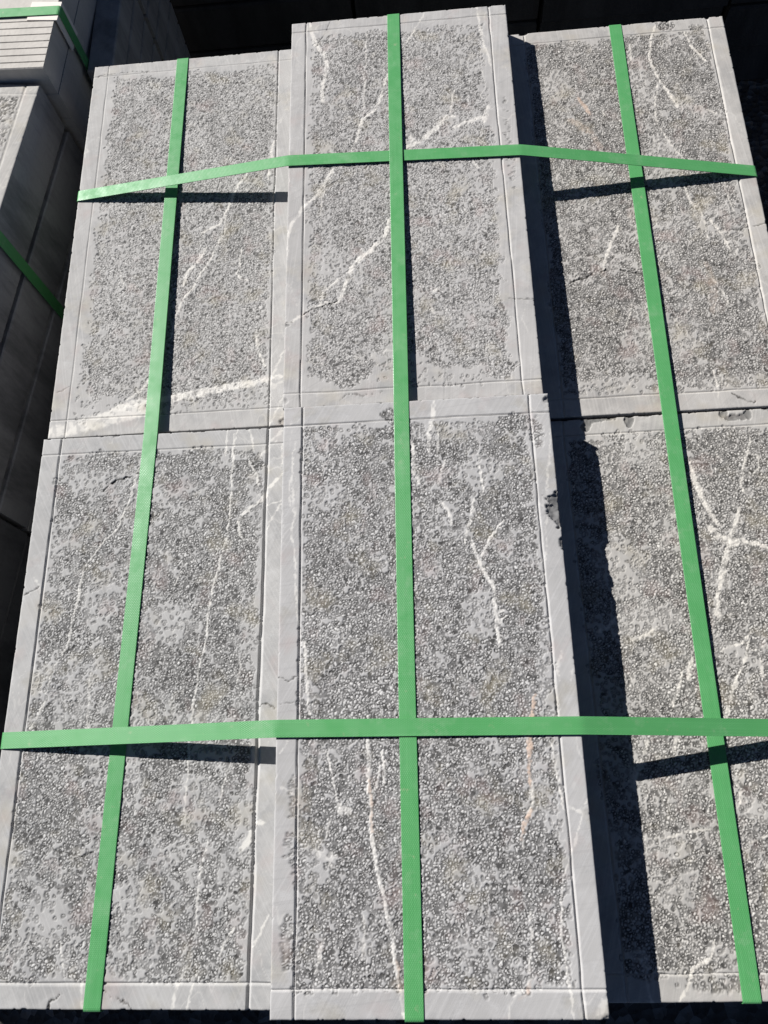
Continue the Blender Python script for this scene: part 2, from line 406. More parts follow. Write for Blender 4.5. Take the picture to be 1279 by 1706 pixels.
  ('w',2.3,0.70,[(7,-101),(6,-125),(2,-137)]),
  ('w',3.3,0.80,[(-39,-253),(-47,-265),(-63,-274),(-68,-282),(-81,-303)]),
  ('w',9.5,0.50,[(-120,-261),(-108,-261),(-106,-272)]),
  ('w',2.8,0.60,[(-109,-266),(-107,-286),(-105,-302)]),
  ('w',2.2,0.50,[(-94,-269),(-103,-282)]),
  ('w',1.8,0.50,[(-70,-111),(-70,-129)])],
}
# ------------------------------------------------------------------ setting
mesh_from('ground', [(-60, -60, -0.62), (60, -60, -0.62), (60, 60, -0.62), (-60, 60, -0.62)], [(0, 1, 2, 3)], M_GROUND)['kind'] = 'structure'

# ------------------------------------------------------------------ hammered top slabs
def slab_top(name, L, t, seed, mat, veins, chips, p):
    """L, t in metres.  Grid of 1 mm over the face, carved: scored lines, hammer points, cracks, chips; plus walls and underside.
    p: dict(dens, lo, margin=(l,r,b,t), depth, smooth=[(x,y,rx,ry)], rough=[...], groove=[...])"""
    w = 300.0; l = L * 1000
    g = p.get('grid', 0.82); gc = g * 1.7; ya, yb_ = -l / 2 - p.get('front', 0), l / 2 + p.get('back', 0)
    def axis(a, b, fa, fb):
        return np.concatenate([np.linspace(a, fa, max(2, int(round((fa - a) / gc)) + 1))[:-1], np.linspace(fa, fb, int(round((fb - fa) / g)) + 1),
                               np.linspace(fb, b, max(2, int(round((b - fb) / gc)) + 1))[1:]])
    xs = axis(-w / 2, w / 2, -132, 132); ys = axis(ya, yb_, -285, 286); nx = len(xs); ny = len(ys)
    
    X, Y = np.meshgrid(xs, ys, indexing='xy')          # [ny,nx]
    rng = np.random.default_rng(seed)
    Z = 0.5 * (fbm(X, Y, 90, seed + 1, 3) - 0.5)
    raw_shade = np.zeros_like(X); tip = np.zeros_like(X); chip = np.zeros_like(X)
    # --- where the hammer struck
    gl, gr, gb, gt = -128 + p['margin'][0], 128 - p['margin'][1], -280 + p['margin'][2], 280 - p['margin'][3]
    def area(x, y):
        wob = 9 * (fbm(x, y, 30, seed + 5, 3) - 0.5) * 2
        d = np.minimum(np.minimum(x - gl, gr - x), np.minimum(y - gb, gt - y)) + wob
        a = sstep(-1.0, p.get('feather', 5), d)
        f = 0.5 + 1.25 * (0.5 * fbm(x, y, 48, seed + 7, 4) + 0.5 * fbm(x, y, 11, seed + 9, 3) - 0.5)
        sp = p.get('spread', 0.13); a = a * (p['lo'] + (1 - p['lo']) * sstep(p['dens'] - sp, p['dens'] + sp, f))
        for (cx, cy, rx, ry, s) in p.get('patch', []):
            q = np.hypot((x - cx) / rx, (y - cy) / ry) + 0.7 * (fbm(x, y, 14, seed + 11, 3) - 0.5)
            k = 1 - sstep(0.75, 1.1, q); a = a * (1 - k) + min(1.0, s + 0.15) * k
        return a
    s = p.get('pitch', 3.15)
    cx = int(w / s) + 3; cy = int(l / s) + 3
    PX = (np.arange(cx)[:, None] + 0.5 + 1.0 * (rng.random((cx, cy)) - 0.5)) * s - w / 2 - s
    PY = (np.arange(cy)[None, :] + 0.5 + 1.0 * (rng.random((cx, cy)) - 0.5)) * s - l / 2 - s
    ON = rng.random((cx, cy)) < area(PX, PY)
    RB = p.get('rb', 0.46) + 0.62 * rng.random((cx, cy)) ** 1.5
    HB = np.where(rng.random((cx, cy)) < p.get('miss', 0.14), 0.15, 0.75 + 0.25 * rng.random((cx, cy)))
    big = rng.random((cx, cy)) < 0.03; RB = np.where(big, RB * 1.35, RB)
    TOP = -0.02 - 0.30 * rng.random((cx, cy)) ** 1.5
    RR = RB + p.get('rim', 1.15) + 0.65 * rng.random((cx, cy))
    wa = p.get('warp', 1.5); wx = X + wa * (vnoise(X, Y, 2.8, seed + 21) - 0.5) + 0.9 * (vnoise(X, Y, 1.25, seed + 22) - 0.5); wy = Y + wa * (vnoise(X, Y, 2.8, seed + 23) - 0.5) + 0.9 * (vnoise(X, Y, 1.25, seed + 24) - 0.5)
    IX = np.floor((X + w / 2 + s) / s).astype(int); IY = np.floor((Y + l / 2 + s) / s).astype(int)
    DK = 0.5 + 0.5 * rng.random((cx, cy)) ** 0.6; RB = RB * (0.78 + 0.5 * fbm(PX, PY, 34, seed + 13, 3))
    dkf = np.ones_like(X); pit = np.zeros_like(X); bump = np.full_like(X, -9.0); bt = np.zeros_like(X)
    for di in (-1, 0, 1):
        for dj in (-1, 0, 1):
            a = np.clip(IX + di, 0, cx - 1); b = np.clip(IY + dj, 0, cy - 1)
            on = ON[a, b]; d = np.hypot(wx - PX[a, b], wy - PY[a, b])
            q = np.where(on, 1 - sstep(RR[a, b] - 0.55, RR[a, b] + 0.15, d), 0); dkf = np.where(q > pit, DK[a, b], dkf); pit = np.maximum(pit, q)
            k = np.where(on, 1 - sstep(RB[a, b] - 0.35, RB[a, b] + 0.40, d), 0)
            up = k * HB[a, b]
            m = up > bt; bt = np.where(m, up, bt); bump = np.where(m, TOP[a, b], bump)
    D = p['depth']
    dloc = D * (0.75 + 0.5 * vnoise(X, Y, 8, seed + 31))
    Zp = -dloc * pit + bt * pit * (dloc + np.clip(bump, -0.7, 0) * D)
    Z += Zp
    # small lumps on the dark ground between points
    Z += 0.12 * (vnoise(X, Y, 1.6, seed + 33) - 0.5) * pit
    work = sstep(0.25, 0.95, area(X, Y)); raw_shade = p.get('dark', 1.0) * dkf * (0.5 + 0.5 * work) * pit * (1 - sstep(0.25, 0.7, bt)); tip = p.get('white', 1.0) * pit * sstep(0.45, 0.9, bt) * (0.15 + 0.85 * work) * (0.3 + 0.7 * vnoise(X, Y, 3.3, seed + 35))  # pit darkness: bare stone colour plus shade painted into the recesses
    # --- scored lines
    G = np.zeros_like(X)
    for (ax, pos, off, hw, dep, a0, a1) in p['groove']:
        u, v = (X, Y) if ax == 'v' else (Y, X)
        c = pos + off * (v / (l / 2 if ax == 'v' else w / 2)) + 2.0 * (fbm(v, v * 0 + pos, 60, seed + 41, 3) - 0.5)
        wid = 0.62 * hw * (0.7 + 0.6 * fbm(v, v * 0 + pos, 35, seed + 43, 2))
        k = np.clip(1 - np.abs(u - c) / wid, 0, 1)
        k = k * sstep(a0 - 4, a0, v) * (1 - sstep(a1, a1 + 4, v))
        G = np.maximum(G, np.minimum(1, 1.6 * k) * dep)
    Z -= G
    gm = np.clip(G / 1.2, 0, 1); raw_shade *= (1 - gm); tip = tip * (1 - gm) + 0.3 * gm
    # --- veins and cracks
    vein = np.zeros_like(X); rust = np.zeros_like(X); crack = np.zeros_like(X)
    wobx = X + 5 * (fbm(X, Y, 16, seed + 51, 4) - 0.5) + 2.2 * (vnoise(X, Y, 2.2, seed + 52) - 0.5); woby = Y + 5 * (fbm(X, Y, 16, seed + 53, 4) - 0.5) + 2.2 * (vnoise(X, Y, 2.2, seed + 54) - 0.5)
    brk = fbm(X, Y, 5, seed + 55, 3)
    for (k, wd, st, pts) in veins:
        x0 = min(q[0] for q in pts) - wd - 12; x1 = max(q[0] for q in pts) + wd + 12
        y0 = min(q[1] for q in pts) - wd - 12; y1 = max(q[1] for q in pts) + wd + 12
        i0, i1 = np.searchsorted(xs, [x0, x1]); j0, j1 = np.searchsorted(ys, [y0, y1])
        if i1 <= i0 or j1 <= j0: continue
        S = (slice(j0, j1), slice(i0, i1))
        d, q = seg_dist(wobx[S], woby[S], pts)
        taper = 0.55 + 0.45 * np.sin(np.pi * np.clip(q, 0.02, 0.98)) ** 0.6
        if k == 'c':
            d2 = d + 1.6 * (fbm(X[S], Y[S], 4, seed + 59, 3) - 0.5); ww = wd * (0.3 + 0.7 * brk[S])
            c = (1 - sstep(0.2 * ww, 0.7 * ww + 0.35, np.abs(d2))) * st * sstep(0.28, 0.42, fbm(X[S], Y[S], 11, seed + 60, 3)); crack[S] = np.maximum(crack[S], c); Z[S] -= 1.2 * c
        else:
            hwid = (0.55 if wd > 5 else 0.48) * wd * taper * (0.65 + 0.7 * brk[S])
            c = (1 - sstep(hwid * 0.6, hwid + 0.7, d)) * st
            c = c * (0.32 + 0.68 * sstep(0.32, 0.5, brk[S]))
            if wd > 5.5: c = c * (0.78 + 0.22 * sstep(0.35, 0.6, fbm(X[S], Y[S], 7, seed + 57, 3)))
            T = rust if k == 'o' else vein
            T[S] = np.maximum(T[S], c)
    vv = np.maximum(vein, rust); Z -= Zp * 0.5 * vv
    # vein calcite is harder: the hammer leaves it prouder and paler, dark ground shows through in places
    keep = np.clip(1 - 0.75 * np.maximum(vein, rust), 0, 1); raw_shade *= keep
    vein = np.where(pit > 0.3, vein * (0.66 + 0.34 * bt), vein * 0.9); rust = rust * (0.6 + 0.35 * bt)
    # faint hairline veins everywhere
    for kk in range(2):
        f = fbm(X + 40 * fbm(X, Y, 60, seed + 61 + kk, 3), Y * 0.45, 70, seed + 63 + kk, 4)
        hl = (1 - sstep(0.0, 0.0045, np.abs(f - 0.5 - 0.04 * kk))) * sstep(0.45, 0.62, fbm(X, Y, 50, seed + 65 + kk, 2))
        vein = np.maximum(vein, 0.32 * hl * (1 - 0.6 * pit))
    # --- chipped edges
    for (qx, qy, rx, ry, dep, dk) in chips:
        q = np.hypot((X - qx) / rx, (Y - qy) / ry) + 0.9 * (fbm(X, Y, 6, seed + 71, 4) - 0.5)
        k = 1 - sstep(0.82, 0.95, q)
        flo = dep * (0.1 + 0.75 * fbm(X * 1.6, Y, 6, seed + 73, 4) + 0.45 * np.clip(1 - q, 0, 1)); flo = flo + 0.8 * np.abs(vnoise(X + Y, Y - X, 4, seed + 75) - 0.5)
        Z = Z * (1 - k) - k * flo
        chip = np.maximum(chip, k * dk); raw_shade *= (1 - k); tip *= (1 - k); vein *= (1 - 0.8 * k)
    # worn arrises
    edy = np.minimum(Y - ya, yb_ - Y); ed = np.minimum(w / 2 - np.abs(X), edy)
    nib = fbm(X, Y, 5, seed + 81, 3)
    Z -= sstep(1.6, 0.0, ed) * (0.25 + 0.9 * sstep(0.64, 0.8, nib))
    Xo = X + sstep(2.0, 0.0, w / 2 - np.abs(X)) * -np.sign(X) * (0.5 * fbm(Y, Y * 0 + 3, 9, seed + 83, 3) + 0.6 * sstep(0.64, 0.8, nib))
    Yo = Y + sstep(2.0, 0.0, edy) * -np.sign(Y) * (0.5 * fbm(X, X * 0 + 3, 9, seed + 85, 3) + 0.6 * sstep(0.64, 0.8, nib))
    # --- mesh
    n = nx * ny
    V = np.stack([Xo.ravel(), Yo.ravel(), Z.ravel()], 1) * 1e-3
    idx = np.arange(n).reshape(ny, nx)
    F = np.stack([idx[:-1, :-1], idx[:-1, 1:], idx[1:, 1:], idx[1:, :-1]], -1).reshape(-1, 4)
    ring = np.concatenate([idx[0, :-1], idx[:-1, -1], idx[-1, :0:-1], idx[:0:-1, 0]])
    m = len(ring)
    B = V[ring].copy(); B[:, 2] = -t + 0.001
    V = np.concatenate([V, B]); bi = n + np.arange(m)
    SF = np.stack([ring, bi, np.roll(bi, -1), np.roll(ring, -1)], 1)
    me = bpy.data.meshes.new(name)
    nf = len(F) + m + 1
    loops = np.concatenate([F.ravel(), SF.ravel(), bi[::-1]]).astype(np.int32)
    st = np.concatenate([np.arange(len(F) + m) * 4, [(len(F) + m) * 4]]).astype(np.int32)
    me.vertices.add(len(V)); me.vertices.foreach_set('co', V.astype(np.float32).ravel())
    me.loops.add(len(loops)); me.loops.foreach_set('vertex_index', loops)
    me.polygons.add(nf); me.polygons.foreach_set('loop_start', st)
    sm = np.zeros(nf, bool); sm[:len(F)] = True
    me.polygons.foreach_set('use_smooth', sm)
    mi = np.zeros(nf, np.int32); mi[len(F):] = 1; me.polygons.foreach_set('material_index', mi)
    me.update(calc_edges=True); me.validate()
    def attr(nm, a, b, c):
        at = me.attributes.new(nm, 'FLOAT_COLOR', 'POINT')
        A = np.zeros((len(V), 4), np.float32); A[:, 3] = 1
        for i, q in enumerate((a, b, c)): A[:n, i] = np.clip(q, 0, 1).ravel()
        at.data.foreach_set('color', A.ravel())
    attr('finish', raw_shade, tip, chip); attr('vein', vein, rust, crack)
    me.materials.append(mat); me.materials.append(M_SAWN)
    return me

def grooves(lr=(2, 2, 2, 2), dep=(1.8, 1.8, 1.6, 1.6), pos=(-128, 128, -280, 280), tilt=(0, 0, 0, 0)):
    """left, right, bottom, top scored lines"""
    g = []
    for i, ax in enumerate('vvhh'):
        g.append((ax, pos[i], tilt[i], lr[i], dep[i], -400, 400))
    return g

LEN = 0.6042
# name, x, y, yaw, top z, seed, parameters, chips
SLABS = {
 'L2': dict(at=(-0.30180, -0.00280, 0.0023), z=-0.0371, tilt=0.0, seed=110,
    p=dict(margin=(9, 2, 8, 6), dens=0.42, lo=0.5, front=1.2, depth=0.88, feather=9, warp=2.2, white=0.6, pitch=3.0, rb=0.65, rim=0.65, dark=0.95, miss=0.22,
           patch=[(-70, -262, 45, 14, 0.05), (20, -270, 70, 8, 0.1), (105, -255, 25, 22, 0.15), (-110, -255, 14, 30, 0.05), (105, 260, 22, 14, 0.25)],
           groove=grooves((1.3, 2.0, 1.5, 1.2), (1.2, 1.9, 1.4, 1.0), (-128, 126, -278, 281))),
    chips=[(145, -297, 7, 5, 2.5, 0.3)],
    label='low grey hammered slab at the back left with a broad white vein along its front edge'),
 'L1': dict(at=(-0.3020, -0.6123, -0.0051), z=-0.0276, tilt=0.0, seed=211,
    p=dict(margin=(2, 4, 2, 2), dens=0.46, lo=0.40, depth=0.85,
           patch=[(118, -135, 12, 45, 0.12), (-75, 240, 40, 18, 0.2), (25, 70, 40, 22, 0.25), (-80, -225, 35, 22, 0.15), (5, -205, 22, 22, 0.15), (112, 255, 16, 10, 0.95),
                  (-60, 100, 24, 30, 0.25), (70, -40, 45, 14, 0.35), (115, 205, 11, 30, 0.1)],
           groove=grooves((2.6, 4.0, 2.4, 1.8), (1.9, 2.8, 2.0, 1.4), (-127, 127.5, -279, 280))),
    chips=[(-60, 301, 5, 2, 2, 0.3)],
    label='grey hammered slab at the front left with dark broken streaks near its rear and smooth bald patches'),
 'C2': dict(at=(0, 0, -0.0012), z=0.0, tilt=0.0, seed=313,
    p=dict(margin=(5, 9, 14, 6), dens=0.42, lo=0.5, front=1.0, depth=0.88, feather=9, warp=2.2, white=0.6, pitch=3.0, rb=0.65, rim=0.65, dark=0.95, miss=0.22,
           patch=[(-30, -252, 60, 20, 0.05), (40, -276, 70, 10, 0.1), (-95, -110, 24, 40, 0.25), (-20, -165, 40, 25, 0.35), (137, 50, 5, 90, 0.22), (-75, -255, 32, 22, 0.9), (105, -265, 20, 14, 0.8)],
           groove=grooves((2.0, 1.9, 1.6, 1.5), (2.0, 1.8, 1.5, 1.3), (-129, 126.5, -283, 284), (0, -1, 0, 0))),
    chips=[(-149, -190, 5, 2.5, 3, 0.7), (-148, -292, 5, 4, 2, 0.3)],
    label='tall middle column slab at the back with forked white veins, grey hammered face'),
 'C1': dict(at=(0.0028, -0.6119, -0.0013), z=0.0095, tilt=0.0, seed=417,
    p=dict(margin=(0, 2, 0, 0), dens=0.40, lo=0.45, back=5.0, depth=0.88,
           patch=[(-134, -240, 8, 26, 0.9), (-100, 195, 30, 14, 0.25), (40, 265, 60, 10, 0.25), (70, 215, 30, 22, 0.2), (-25, 289, 16, 10, 0.7), (112, 272, 20, 12, 0.8), (133, 262, 8, 20, 0.55),
                  (122, -15, 10, 60, 0.3), (-134, -140, 5, 50, 0.35), (60, 60, 20, 30, 0.3)],
           groove=grooves((2.3, 2.3, 2.2, 1.8), (2.4, 2.0, 1.7, 1.9), (-128, 128.5, -278, 283))),
    chips=[(148, 170, 12, 20, 4.5, 1), (151, 131, 6, 9, 3, 1), (149, 299, 5, 5, 3, 0.4), (148, -301, 6, 5, 3, 0.2)],
    label='highest slab, front of the middle column, with a dark chip broken from its right edge'),
 'R2': dict(at=(0.3057, -0.0065, -0.0002), z=-0.0465, tilt=0.0132, seed=519,
    p=dict(margin=(1, 2, 6, 1), dens=0.43, lo=0.45, front=0.8, depth=0.8, white=0.8,
           patch=[(70, 293, 14, 9, 0.85), (110, 283, 12, 6, 0.7), (-60, -262, 60, 12, 0.15), (0, -200, 50, 20, 0.35), (-90, 200, 20, 30, 0.3), (40, 60, 24, 50, 0.25), (60, -266, 60, 10, 0.4)],
           groove=grooves((1.8, 2.3, 1.8, 1.5), (1.7, 2.0, 1.6, 1.3), (-127, 127.5, -279, 281), (0, 0.5, 0, 0))),
    chips=[(-129, 302, 7, 5, 4, 0.4), (73, 303, 7, 3.5, 4, 0.5), (128, 303, 4, 6, 3, 0.3)],
    label='back right slab with a dark crack across it and nicks in its rear edge'),
 'R1': dict(at=(0.3046, -0.6122, 0.0055), z=-0.0504, tilt=-0.0058, seed=623,
    p=dict(margin=(0, 0, 0, 1), dens=0.41, lo=0.40, depth=0.85,
           patch=[(-30, -286, 50, 8, 0.6), (-80, 262, 25, 12, 0.5), (-45, 272, 14, 18, 0.1), (-85, 120, 30, 40, 0.3), (-60, 60, 40, 20, 0.35)],
           groove=grooves((1.8, 2.0, 1.8, 1.7), (1.6, 1.8, 1.5, 1.5), (-127, 128, -278, 281))),
    chips=[(-101, 292, 9, 7, 3, 1), (-90, 301, 16, 6, 2.0, 1), (-70, 302, 9, 5, 2.0, 1), (-49, 297, 6, 11, 2.0, 1), (-30, 303, 8, 4, 1.6, 0.8), (5, 303, 6, 4, 1.6, 0.7), (72, 292, 15, 5, 2.4, 1), (88, 296, 5, 7, 2, 0.9), (60, 297, 6, 6, 2, 0.9), (110, 302, 7, 4, 2, 0.8)],
    label='lowest slab at the front right with a thick branching white vein and fractured rear edge'),
}
TINT = {'L2': (1.0, 0.995, 0.985), 'L1': (0.97, 0.975, 0.975), 'C2': (1.0, 0.99, 0.985), 'C1': (0.99, 0.99, 1.0), 'R2': (1.03, 1.005, 0.97), 'R1': (1.04, 1.02, 0.98)}
BASE = -0.48; LAY = 6
DX = np.array
def box_mesh(name, sx, sy, sz, bev=0.0015, seed=0):
    """sawn block, origin at the centre of its top face, slightly chamfered and a little uneven"""
    r = random.Random(seed); hx, hy = sx / 2, sy / 2; V = []; F = []
    prof = [(bev, 0), (0, -bev), (0, -sz + bev), (bev, -sz)]
    def ringpts(i, z):
        a, b = hx - i, hy - i
        return [(-a, -b, z), (a, -b, z), (a, b, z), (-a, b, z)]
    for (i, z) in prof:
        V += [(x + r.uniform(-1, 1) * 3e-4, y + r.uniform(-1, 1) * 3e-4, zz) for (x, y, zz) in ringpts(i, z)]
    F.append((0, 1, 2, 3))
    for k in range(3):
        for j in range(4):
            a = 4 * k + j; b = 4 * k + (j + 1) % 4; F.append((a, a + 4, b + 4, b))
    F.append((15, 14, 13, 12))
    me = bpy.data.meshes.new(name); me.from_pydata(V, [], F); me.update(); return me

WHERE = {'L2': 'back left', 'L1': 'front left', 'C2': 'back middle', 'C1': 'front middle', 'R2': 'back right', 'R1': 'front right'}
for nm in ('L2', 'L1', 'C2', 'C1', 'R2', 'R1'):
    S = SLABS[nm]; x, y, yaw = S['at']; tl = S['tilt']; t = (S['z'] - abs(tl) * 0.3 - BASE) / LAY
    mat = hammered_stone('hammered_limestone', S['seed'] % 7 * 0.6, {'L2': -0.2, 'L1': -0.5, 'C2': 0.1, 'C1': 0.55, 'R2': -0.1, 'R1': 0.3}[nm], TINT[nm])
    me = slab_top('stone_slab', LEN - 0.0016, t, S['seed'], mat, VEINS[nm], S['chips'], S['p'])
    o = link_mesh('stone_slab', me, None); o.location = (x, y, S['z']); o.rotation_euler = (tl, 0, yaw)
    tag(o, S['label'], 'stone slab', 'hammered top slabs on the strapped pallet')
    low = box_mesh('stone_slab', 0.299, LEN - 0.004, t - 0.0012, 0.0015, S['seed']); low.materials.append(M_SAWN)
    for k in range(1, LAY):
        o = link_mesh('stone_slab', low, None); rr = random.Random(S['seed'] + k)
        o.location = (x + rr.uniform(-1, 1) * 0.0008, y + rr.uniform(-1, 1) * 0.0008, S['z'] - k * t - 0.0003)
        o.rotation_euler = (tl, 0, yaw + rr.uniform(-1, 1) * 0.002)
        tag(o, 'sawn grey slab, %s from the top of the %s stack' % (['', 'second', 'third', 'fourth', 'fifth', 'sixth'][k], WHERE[nm]), 'stone slab', 'lower slabs of the %s stack' % WHERE[nm])

# pallets
def pallet(x, y, rz, sx, sy, top, label):
    h = -0.62 + 0.001; T = top - h
    r = empty('wooden_pallet', (x, y, h), rz); tag(r, label, 'pallet', 'wooden pallets under the stone stacks')
    n = max(4, int(sy / 0.16)); bd = 0.018
    bm = box_mesh('deck_board', sx, sy / n - 0.02, bd, 0.002, 5); bm.materials.append(M_WOOD)
    br = box_mesh('bearer', 0.08, sy, T - 2 * bd, 0.002, 6); br.materials.append(M_WOOD)
    for k in range(n):
        for z in (T, bd):
            o = link_mesh('deck_board', bm, None, r); o.location = (0, -sy / 2 + (k + 0.5) * sy / n, z)
    for u in (-1, 0, 1):
        o = link_mesh('bearer', br, None, r); o.location = (u * (sx / 2 - 0.04), 0, T - bd)
pallet(0.002, -0.306, 0, 0.92, 1.22, BASE - 0.0015, 'wooden pallet carrying the six strapped hammered slab stacks')

# ------------------------------------------------------------------ straps
def ribbon(name, path, wdir, width=0.0170, th=0.0007, sub=0.02, mat=None, parent=None, seed=0):
    """flat strap following path (outer face points), wdir a width direction (callable of arclength fraction or vector)"""
    P = []
    for a, b in zip(path[:-1], path[1:]):
        a = Vector(a); b = Vector(b); n = max(1, int((b - a).length / sub))
        for k in range(n): P.append(a.lerp(b, k / n))
    P.append(Vector(path[-1]))
    r = random.Random(seed); V = []; F = []; U = []; s = 0
    wd = Vector(wdir).normalized()
    for i, q in enumerate(P):
        tan = (P[min(i + 1, len(P) - 1)] - P[max(i - 1, 0)]).normalized()
        w_ = (wd - tan * wd.dot(tan)).normalized(); nrm = w_.cross(tan).normalized()
        if i: s += (q - P[i - 1]).length
        c = q + w_ * 0.0002 * math.sin(s * 9 + seed)
        for (u, v) in ((-0.5, 0), (-0.47, 0.00015), (0.0, 0.0002), (0.47, 0.00015), (0.5, 0), (0.5, -th), (-0.5, -th)):
            V.append(c + w_ * u * width + nrm * v); U.append((s, u * width))
    k = 7
    for i in range(len(P) - 1):
        for j in range(k): F.append((i * k + j, i * k + (j + 1) % k, (i + 1) * k + (j + 1) % k, (i + 1) * k + j))
    F.append(tuple(range(k))[::-1]); F.append(tuple((len(P) - 1) * k + j for j in range(k)))
    me = bpy.data.meshes.new(name); me.from_pydata([tuple(v) for v in V], [], F); me.update()
    uv = me.uv_layers.new(name='along')
    li = np.zeros(len(me.loops), np.int32); me.loops.foreach_get('vertex_index', li)
    uv.data.foreach_set('uv', np.array(U, np.float32)[li].ravel())
    o = link_mesh(name, me, mat, parent)
    return o

BOT = -0.615 + 0.14 - 0.02
def arc(p, a, b, r=0.004, n=4):
    """replace corner p between a and b with a small arc"""
    p, a, b = Vector(p), Vector(a), Vector(b); u = p + (a - p).normalized() * r; v = p + (b - p).normalized() * r
    return [((1 - k / n) ** 2) * u + 2 * (1 - k / n) * (k / n) * p + (k / n) ** 2 * v for k in range(n + 1)]
def rounded(pts, r=0.004):
    out = [Vector(pts[0])]
    for a, p, b in zip(pts[:-2], pts[1:-1], pts[2:]): out += arc(p, a, b, r)
    return out + [Vector(pts[-1])]
lift = 0.0010
def zt(n, end=0): return SLABS[n]['z'] + lift + end * SLABS[n]['tilt'] * 0.302      # end +1 rear, -1 front
yb = lambda n: SLABS[n]['at'][1] + LEN / 2 + 0.0012
yf = lambda n: SLABS[n]['at'][1] - LEN / 2 - 0.0012
GV = 'lengthwise straps over the stacks'; GH = 'cross straps over the three columns'
o = ribbon('packing_strap', rounded([(-0.3191, yb('L2'), BOT), (-0.3191, yb('L2'), zt('L2', 1)), (-0.3168, yb('L1') - 0.002, zt('L1')), (-0.3278, yf('L1'), zt('L1')), (-0.3278, yf('L1'), BOT)]), (-1, 0, 0), mat=M_GREEN, seed=1)
tag(o, 'green strap running front to back over the left column of slabs', 'strap', GV)
o = ribbon('packing_strap', rounded([(-0.0057, yb('C2'), BOT), (-0.0057, yb('C2'), zt('C2')), (-0.0120, yb('C1') - 0.002, zt('C1')), (-0.0180, yf('C1'), zt('C1')), (-0.0180, yf('C1'), BOT)]), (-1, 0, 0), mat=M_GREEN, seed=2)
tag(o, 'green strap running front to back over the raised middle column', 'strap', GV)
o = ribbon('packing_strap', rounded([(0.3070, yb('R2'), BOT), (0.3070, yb('R2'), zt('R2', 1)), (0.2919, yf('R1'), zt('R1', -1)), (0.2919, yf('R1'), BOT)]), (-1, 0, 0), mat=M_GREEN, seed=3)
tag(o, 'green strap running front to back over the right column of slabs', 'strap', GV)
e = 0.0012
o = ribbon('packing_strap', rounded([(-0.4532, 0.0610, BOT), (-0.4532, 0.0610, zt('L2')), (-0.1503, 0.0573, zt('C2') + e), (0.1503, 0.0446, zt('C2') + e), (0.4570, 0.0248, zt('R2')), (0.4570, 0.0248, BOT)]), (0, 1, 0), mat=M_GREEN, seed=4)
tag(o, 'green cross strap nearer the back, kinked over the middle column', 'strap', GH)
o = ribbon('packing_strap', rounded([(-0.4535, -0.6632, BOT), (-0.4535, -0.6632, zt('L1')), (-0.1476, -0.6611, zt('C1') + e), (0.1536, -0.6664, zt('C1') + e), (0.4570, -0.6740, zt('R1')), (0.4570, -0.6740, BOT)]), (0, 1, 0), mat=M_GREEN, seed=5)
tag(o, 'green cross strap nearer the front, wide and pale at its left end', 'strap', GH)

# ------------------------------------------------------------------ neighbouring piles on the left
ax = Vector((0.9916, -0.129, 0)); ay = Vector((0.129, 0.9916, 0)); ryaw = math.atan2(ax.y, ax.x)
cor = Vector((-0.52, 0.254, 0))
ctr = cor - ax * 0.15 - ay * 0.3
zB = -0.02; tB = 0.080; gapB = 0.006
SB = dict(grid=1.8, margin=(2, 3, 2, 3), dens=0.42, lo=0.2, depth=1.2, patch=[], groove=grooves((2, 2.2, 2, 2), (1.8, 2, 1.6, 1.6)))
meB = slab_top('stone_slab', 0.5985, tB - 0.001, 727, hammered_stone('hammered_limestone', 2.0, 0.2, (1.03, 1.01, 0.97)), [], [], SB)
nB = 5
box = box_mesh('stone_slab', 0.299, 0.598, tB - 0.001, 0.002, 91); box.materials.append(M_SAWN)
box2 = box_mesh('stone_slab', 0.299, 0.598, tB - 0.001, 0.002, 93); box2.materials.append(M_SHADE)
spc = box_mesh('timber_spacer', 0.285, 0.03, gapB - 0.0006, 0.0005, 92); spc.materials.append(M_WOOD)
for row, c0 in enumerate((ctr, ctr - ay * 0.606)):  # second row is an added pile that keeps sun off the ground
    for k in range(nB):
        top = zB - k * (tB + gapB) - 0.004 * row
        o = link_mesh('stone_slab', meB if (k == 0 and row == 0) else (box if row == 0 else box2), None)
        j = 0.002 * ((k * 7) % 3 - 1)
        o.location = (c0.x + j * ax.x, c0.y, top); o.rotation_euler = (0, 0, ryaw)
        if row == 0:
            tag(o, ['hammered slab with a scored border on top of the neighbouring pile at the left edge', 'second slab down in the pile at the left edge, below the dark gap'][k] if k < 2 else
                'shaded sawn slab, %s from the top in the pile at the left edge' % ['', '', 'third', 'fourth', 'fifth'][k], 'stone slab', 'slabs of the pile at the left edge')
        else: tag(o, 'slab painted shade-dark, %s from the top of the added nearer pile at the left edge' % ['first', 'second', 'third', 'fourth', 'fifth'][k], 'stone slab', 'slabs of the added nearer left pile')
        if k < nB - 1:
            for u in (-0.2, 0.2):
                q = c0 + ay * u
                o = link_mesh('timber_spacer', spc, None); o.location = (q.x, q.y, top - tB - 0.0003); o.rotation_euler = (0, 0, ryaw)
                tag(o, 'thin timber spacer at the %s of the %s left pile, under its %s slab' % ('front' if u < 0 else 'back', ['farther', 'nearer'][row], ['top', 'second', 'third', 'fourth'][k]), 'spacer', 'spacers in the left piles')
botB = zB - nB * (tB + gapB) + gapB - 0.006
pallet(ctr.x - ay.x * 0.303, ctr.y - ay.y * 0.303, ryaw, 0.34, 1.22, botB - 0.004, 'wooden pallet under the hammered pile at the left edge')
q = cor - ay * 0.262
pr = lambda u, z: tuple(q + ax * u + Vector((0, 0, z)))
o = ribbon('packing_strap', rounded([pr(-0.302, -0.45), pr(-0.302, zB + lift), pr(0.0035, zB + lift), pr(0.0035, -0.45)]), ay, width=0.018, mat=M_GREEN, seed=7)
